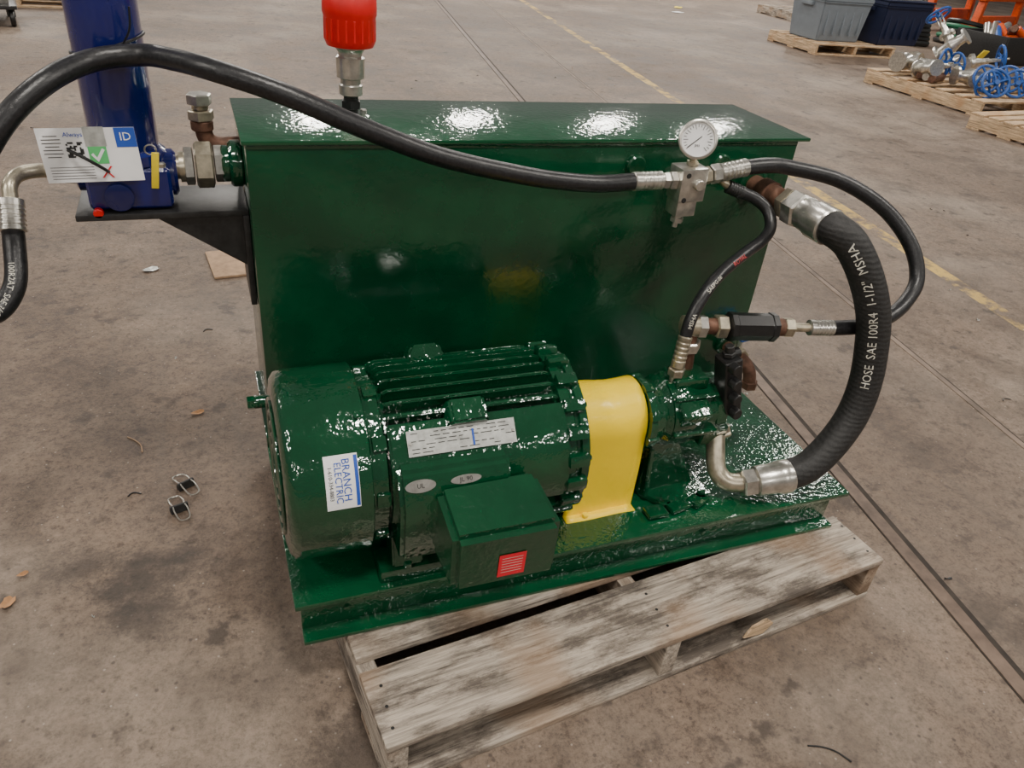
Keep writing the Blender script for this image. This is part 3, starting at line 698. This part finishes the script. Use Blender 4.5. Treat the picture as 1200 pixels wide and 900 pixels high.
gate_valve((8.2,5.15,TZ+.11),.2,.9,(H*.95,0)); gate_valve((7.55,5.6,TZ+.34),2.1,.8,(.3,.8)); gate_valve((7.15,5.45,TZ+.13),1.4,.75,(H*.9,.2))
for k in range(6):
    e=empty('valve_handwheel'); handwheel(e,'wheel',(7.30+.30*(k%3)+.1*(k//3),4.72+.20*(k//3),TZ+.14),(random.uniform(-.2,.2)-.5,-.8,.5),.13)
for k in range(4): 
    e=empty('steel_pipe_nipple'); cyl('pipe',(7.10+.02*k,5.3+.1*k,TZ+.05),(7.37+.02*k,5.42+.1*k,TZ+.05),.04,STEEL if k%2 else RUST,e,14)
e=empty('valve_paper_tag'); box('card',(7.75,5.35,TZ+.30),(.14,.01,.09),BRASS,e,(.5,.1,.3),.002); 
gate_valve((6.95,3.75,FZ+.26),.5,.8,(H*.8,0))
gate_valve((7.5,3.9,FZ+.26),2.5,.8,(H*.8,0))
def tote(x,y,z,w,d,h,mat,rz,fill,lid=False):
    e=empty('storage_tote',(x,y,z),rz)
    bm=bmesh.new()
    def loop(sx,sy,zz): 
        return [bm.verts.new((sx*a,sy*b,zz)) for a,b in ((-.5,-.5),(.5,-.5),(.5,.5),(-.5,.5))]
    Ls=[loop(w*.86,d*.84,0),loop(w*.97,d*.96,h*.88),loop(w,d,h*.89),loop(w,d,h),loop(w*.95,d*.93,h),loop(w*.83,d*.80,.02)]
    bm.faces.new(Ls[0]); bm.faces.new(Ls[-1])
    for A,B in zip(Ls,Ls[1:]):
        for i in range(4): bm.faces.new((A[i],A[(i+1)%4],B[(i+1)%4],B[i]))
    bmesh.ops.recalc_face_normals(bm,faces=bm.faces); bmesh.ops.bevel(bm,geom=[q for q in bm.edges if q.calc_face_angle(0)>.4],offset=.012,segments=2,affect='EDGES')
    finish(bm,'tub',mat,e)
    for i in range(5): box('rib_%d'%i,(-w*.34+i*w*.17,-d*.455,h*.5),(.02,.03,h*.7),mat,e,(-.07,0,0),.005)
    for s in (-1,1): box('handle_%d'%(s+1),(s*w*.5,0,h*.80),(.05,d*.35,.05),mat,e,(0,0,0),.01)
    for i in range(8):
        cyl('content_%d'%i,(random.uniform(-.3,.2)*w,random.uniform(-.3,.3)*d,h*.55+random.uniform(0,.25)*h),(random.uniform(-.2,.35)*w,random.uniform(-.3,.3)*d,h*.8),.035,fill,e,12)
    if lid:
        box('lid_panel',(0,0,h+.012),(w*1.02,d*1.02,.02),mat,e,(0,0,0),.006)
        box('folder_on_lid',(.02,-.05,h+.035),(w*.6,d*.6,.02),PLATE,e,(0,0,.2),.004)
tote(8.12,8.22,FZ+.141,.84,.66,.54,GRAYP,.02,STEEL); tote(9.08,8.12,FZ+.141,.86,.66,.54,NAVYP,.05,PLATE,True)
om=empty('orange_pipe_stand',(13.2,10.2,FZ),.3)
for i,(x,y) in enumerate(((0,0),(1.6,0),(0,.9),(1.6,.9))): box('leg_%d'%i,(x,y,.35),(.12,.12,.7),ORANGE,om,(0,.1 if x==0 else -.1,0),.01)
for i,y in enumerate((0,.9)): box('beam_%d'%i,(.8,y,.70),(1.8,.16,.18),ORANGE,om,(0,0,0),.01); box('low_beam_%d'%i,(.8,y,.25),(1.6,.10,.22),ORANGE,om,(0,0,0),.01)
for i in range(4): cyl('roller_%d'%i,(.2+.4*i,-.05,.84),(.2+.4*i,.95,.84),.07,DSTEEL,om,14)
gh=empty('green_hose_coil',(12.0,9.3,FZ))
for k in range(5): ring('coil_%d'%k,(0.02*k,.01*k,.05+.06*k),(0.05*k,.05,1),.42-.02*k,.035,SCRAP if k%2 else BLACK,gh,30)
bc=empty('black_cable_coil',(10.6,9.2,FZ))
for k in range(8): ring('coil_%d'%k,(0.02*k,.01*k,.05+.07*k),(0.05,-.05*k,1),.36-.02*k,.04,BLACK if k%3 else DSTEEL,bc,30)
ir=empty('rusty_flange_stack',(9.3,5.3,FZ))
for k in range(4): lathe('flange_%d'%k,[(0,.22),(.04,.22),(.04,.12),(.07,.12)],(.05*k,.04*k,.075*k),(0,0,1),RUST if k%2 else STEEL,ir,20)
sb=empty('scrap_parts_bin',(11.2,7.9,FZ),.1)
for nm,c,s in (('base',(0,0,.03),(1.1,.8,.05)),('wall_f',(0,-.4,.2),(1.1,.04,.35)),('wall_b',(0,.4,.2),(1.1,.04,.35)),('wall_l',(-.54,0,.2),(.04,.8,.35)),('wall_r',(.54,0,.2),(.04,.8,.35))): box(nm,c,s,DSTEEL,sb,(0,0,0),.008)
for k in range(14): cyl('part_%d'%k,(random.uniform(-.45,.3),random.uniform(-.3,.2),.3),(random.uniform(-.2,.45),random.uniform(-.2,.3),.46),.05,random.choice((RUST,STEEL,ORANGE,BLUEW)),sb,12)
sl=empty('steel_cart',(-1.75,7.7,FZ),.2)
box('deck',(0,0,.16),(.5,.7,.03),DSTEEL,sl,(0,0,0),.005)
for i,(x,y) in enumerate(((-.2,-.28),(.2,-.28),(-.2,.28),(.2,.28))): cyl('caster_%d'%i,(x-.02,y,.07),(x+.02,y,.07),.07,BLACK,sl,18); box('fork_%d'%i,(x,y,.12),(.06,.04,.08),DSTEEL,sl,(0,0,0),.004)
box('load_block',(0,-.05,.27),(.34,.4,.2),STEEL,sl,(0,0,.2),.02)
wb=pallet('wooden_pallet',(-1.62,8.55,FZ),.1,.9,.7,.13,WOOD2,5,.1,.1)
gb=empty('green_steel_bracket',(-.95,8.0,FZ),.3); box('flange',(0,0,.02),(.3,.14,.03),SCRAP,gb); box('web',(0,0,.09),(.3,.02,.12),SCRAP,gb)

# ------------------------------------------------------------------ shop lights (suspended high-bay panels)
def emis(name,c,s):
    m,n,l,b=newmat(name); b.inputs['Base Color'].default_value=(.8,.8,.8,1); b.inputs['Emission Color'].default_value=(*c,1); b.inputs['Emission Strength'].default_value=s; return m
LAMP=emis('lamp_diffuser',(1.0,.94,.86),118)
HOUS=simple('lamp_housing',(.6,.6,.6),.5)
rows=[(-8,(-8.6,-4.2,.2,4.6,9.0)),(-1.3,(-8.6,-4.2,.45,4.6,9.0)),(5.5,(-7.3,-2.9,1.5,5.9,10.4)),(13.3,(-2.4,1.2,4.6,8.1,11.3)),(15.8,(-2.7,1.4,5.4,9.5,13.2)),(18.8,(-3,1.65,6.2,11.1,15.5))]
for Y,xs in rows:
    for X in xs:
        e=empty('high_bay_light',(X,Y,5.0))
        box('housing',(0,0,.06),(.60,.85,.10),HOUS,e,(0,0,0),.01)
        me=bpy.data.meshes.new('diffuser'); me.from_pydata([(-.27,-.40,0),(.27,-.40,0),(.27,.40,0),(-.27,.40,0)],[],[(3,2,1,0)]); me.materials.append(LAMP)
        o=bpy.data.objects.new('diffuser',me); col.objects.link(o); o.parent=e
w=bpy.data.worlds.new('World'); bpy.context.scene.world=w; w.use_nodes=True
w.node_tree.nodes['Background'].inputs[0].default_value=(1,.96,.92,1); w.node_tree.nodes['Background'].inputs[1].default_value=.16

# ------------------------------------------------------------------ camera
cam=bpy.data.cameras.new('camera'); co_=bpy.data.objects.new('camera',cam); col.objects.link(co_)
cam.sensor_width=36; cam.lens=36*896.8/1200; cam.clip_end=200
yaw,pitch,roll=.4171,.5653,.1115
fw=V((math.sin(yaw)*math.cos(pitch),math.cos(yaw)*math.cos(pitch),-math.sin(pitch)))
r0=V((math.cos(yaw),-math.sin(yaw),0)); u0=r0.cross(fw)
rr=r0*math.cos(roll)+u0*math.sin(roll); uu=-r0*math.sin(roll)+u0*math.cos(roll)
M=Matrix((rr,uu,-fw)).transposed().to_4x4(); M.translation=V((-.0624,-1.0178,1.1506)); co_.matrix_world=M
bpy.context.scene.camera=co_
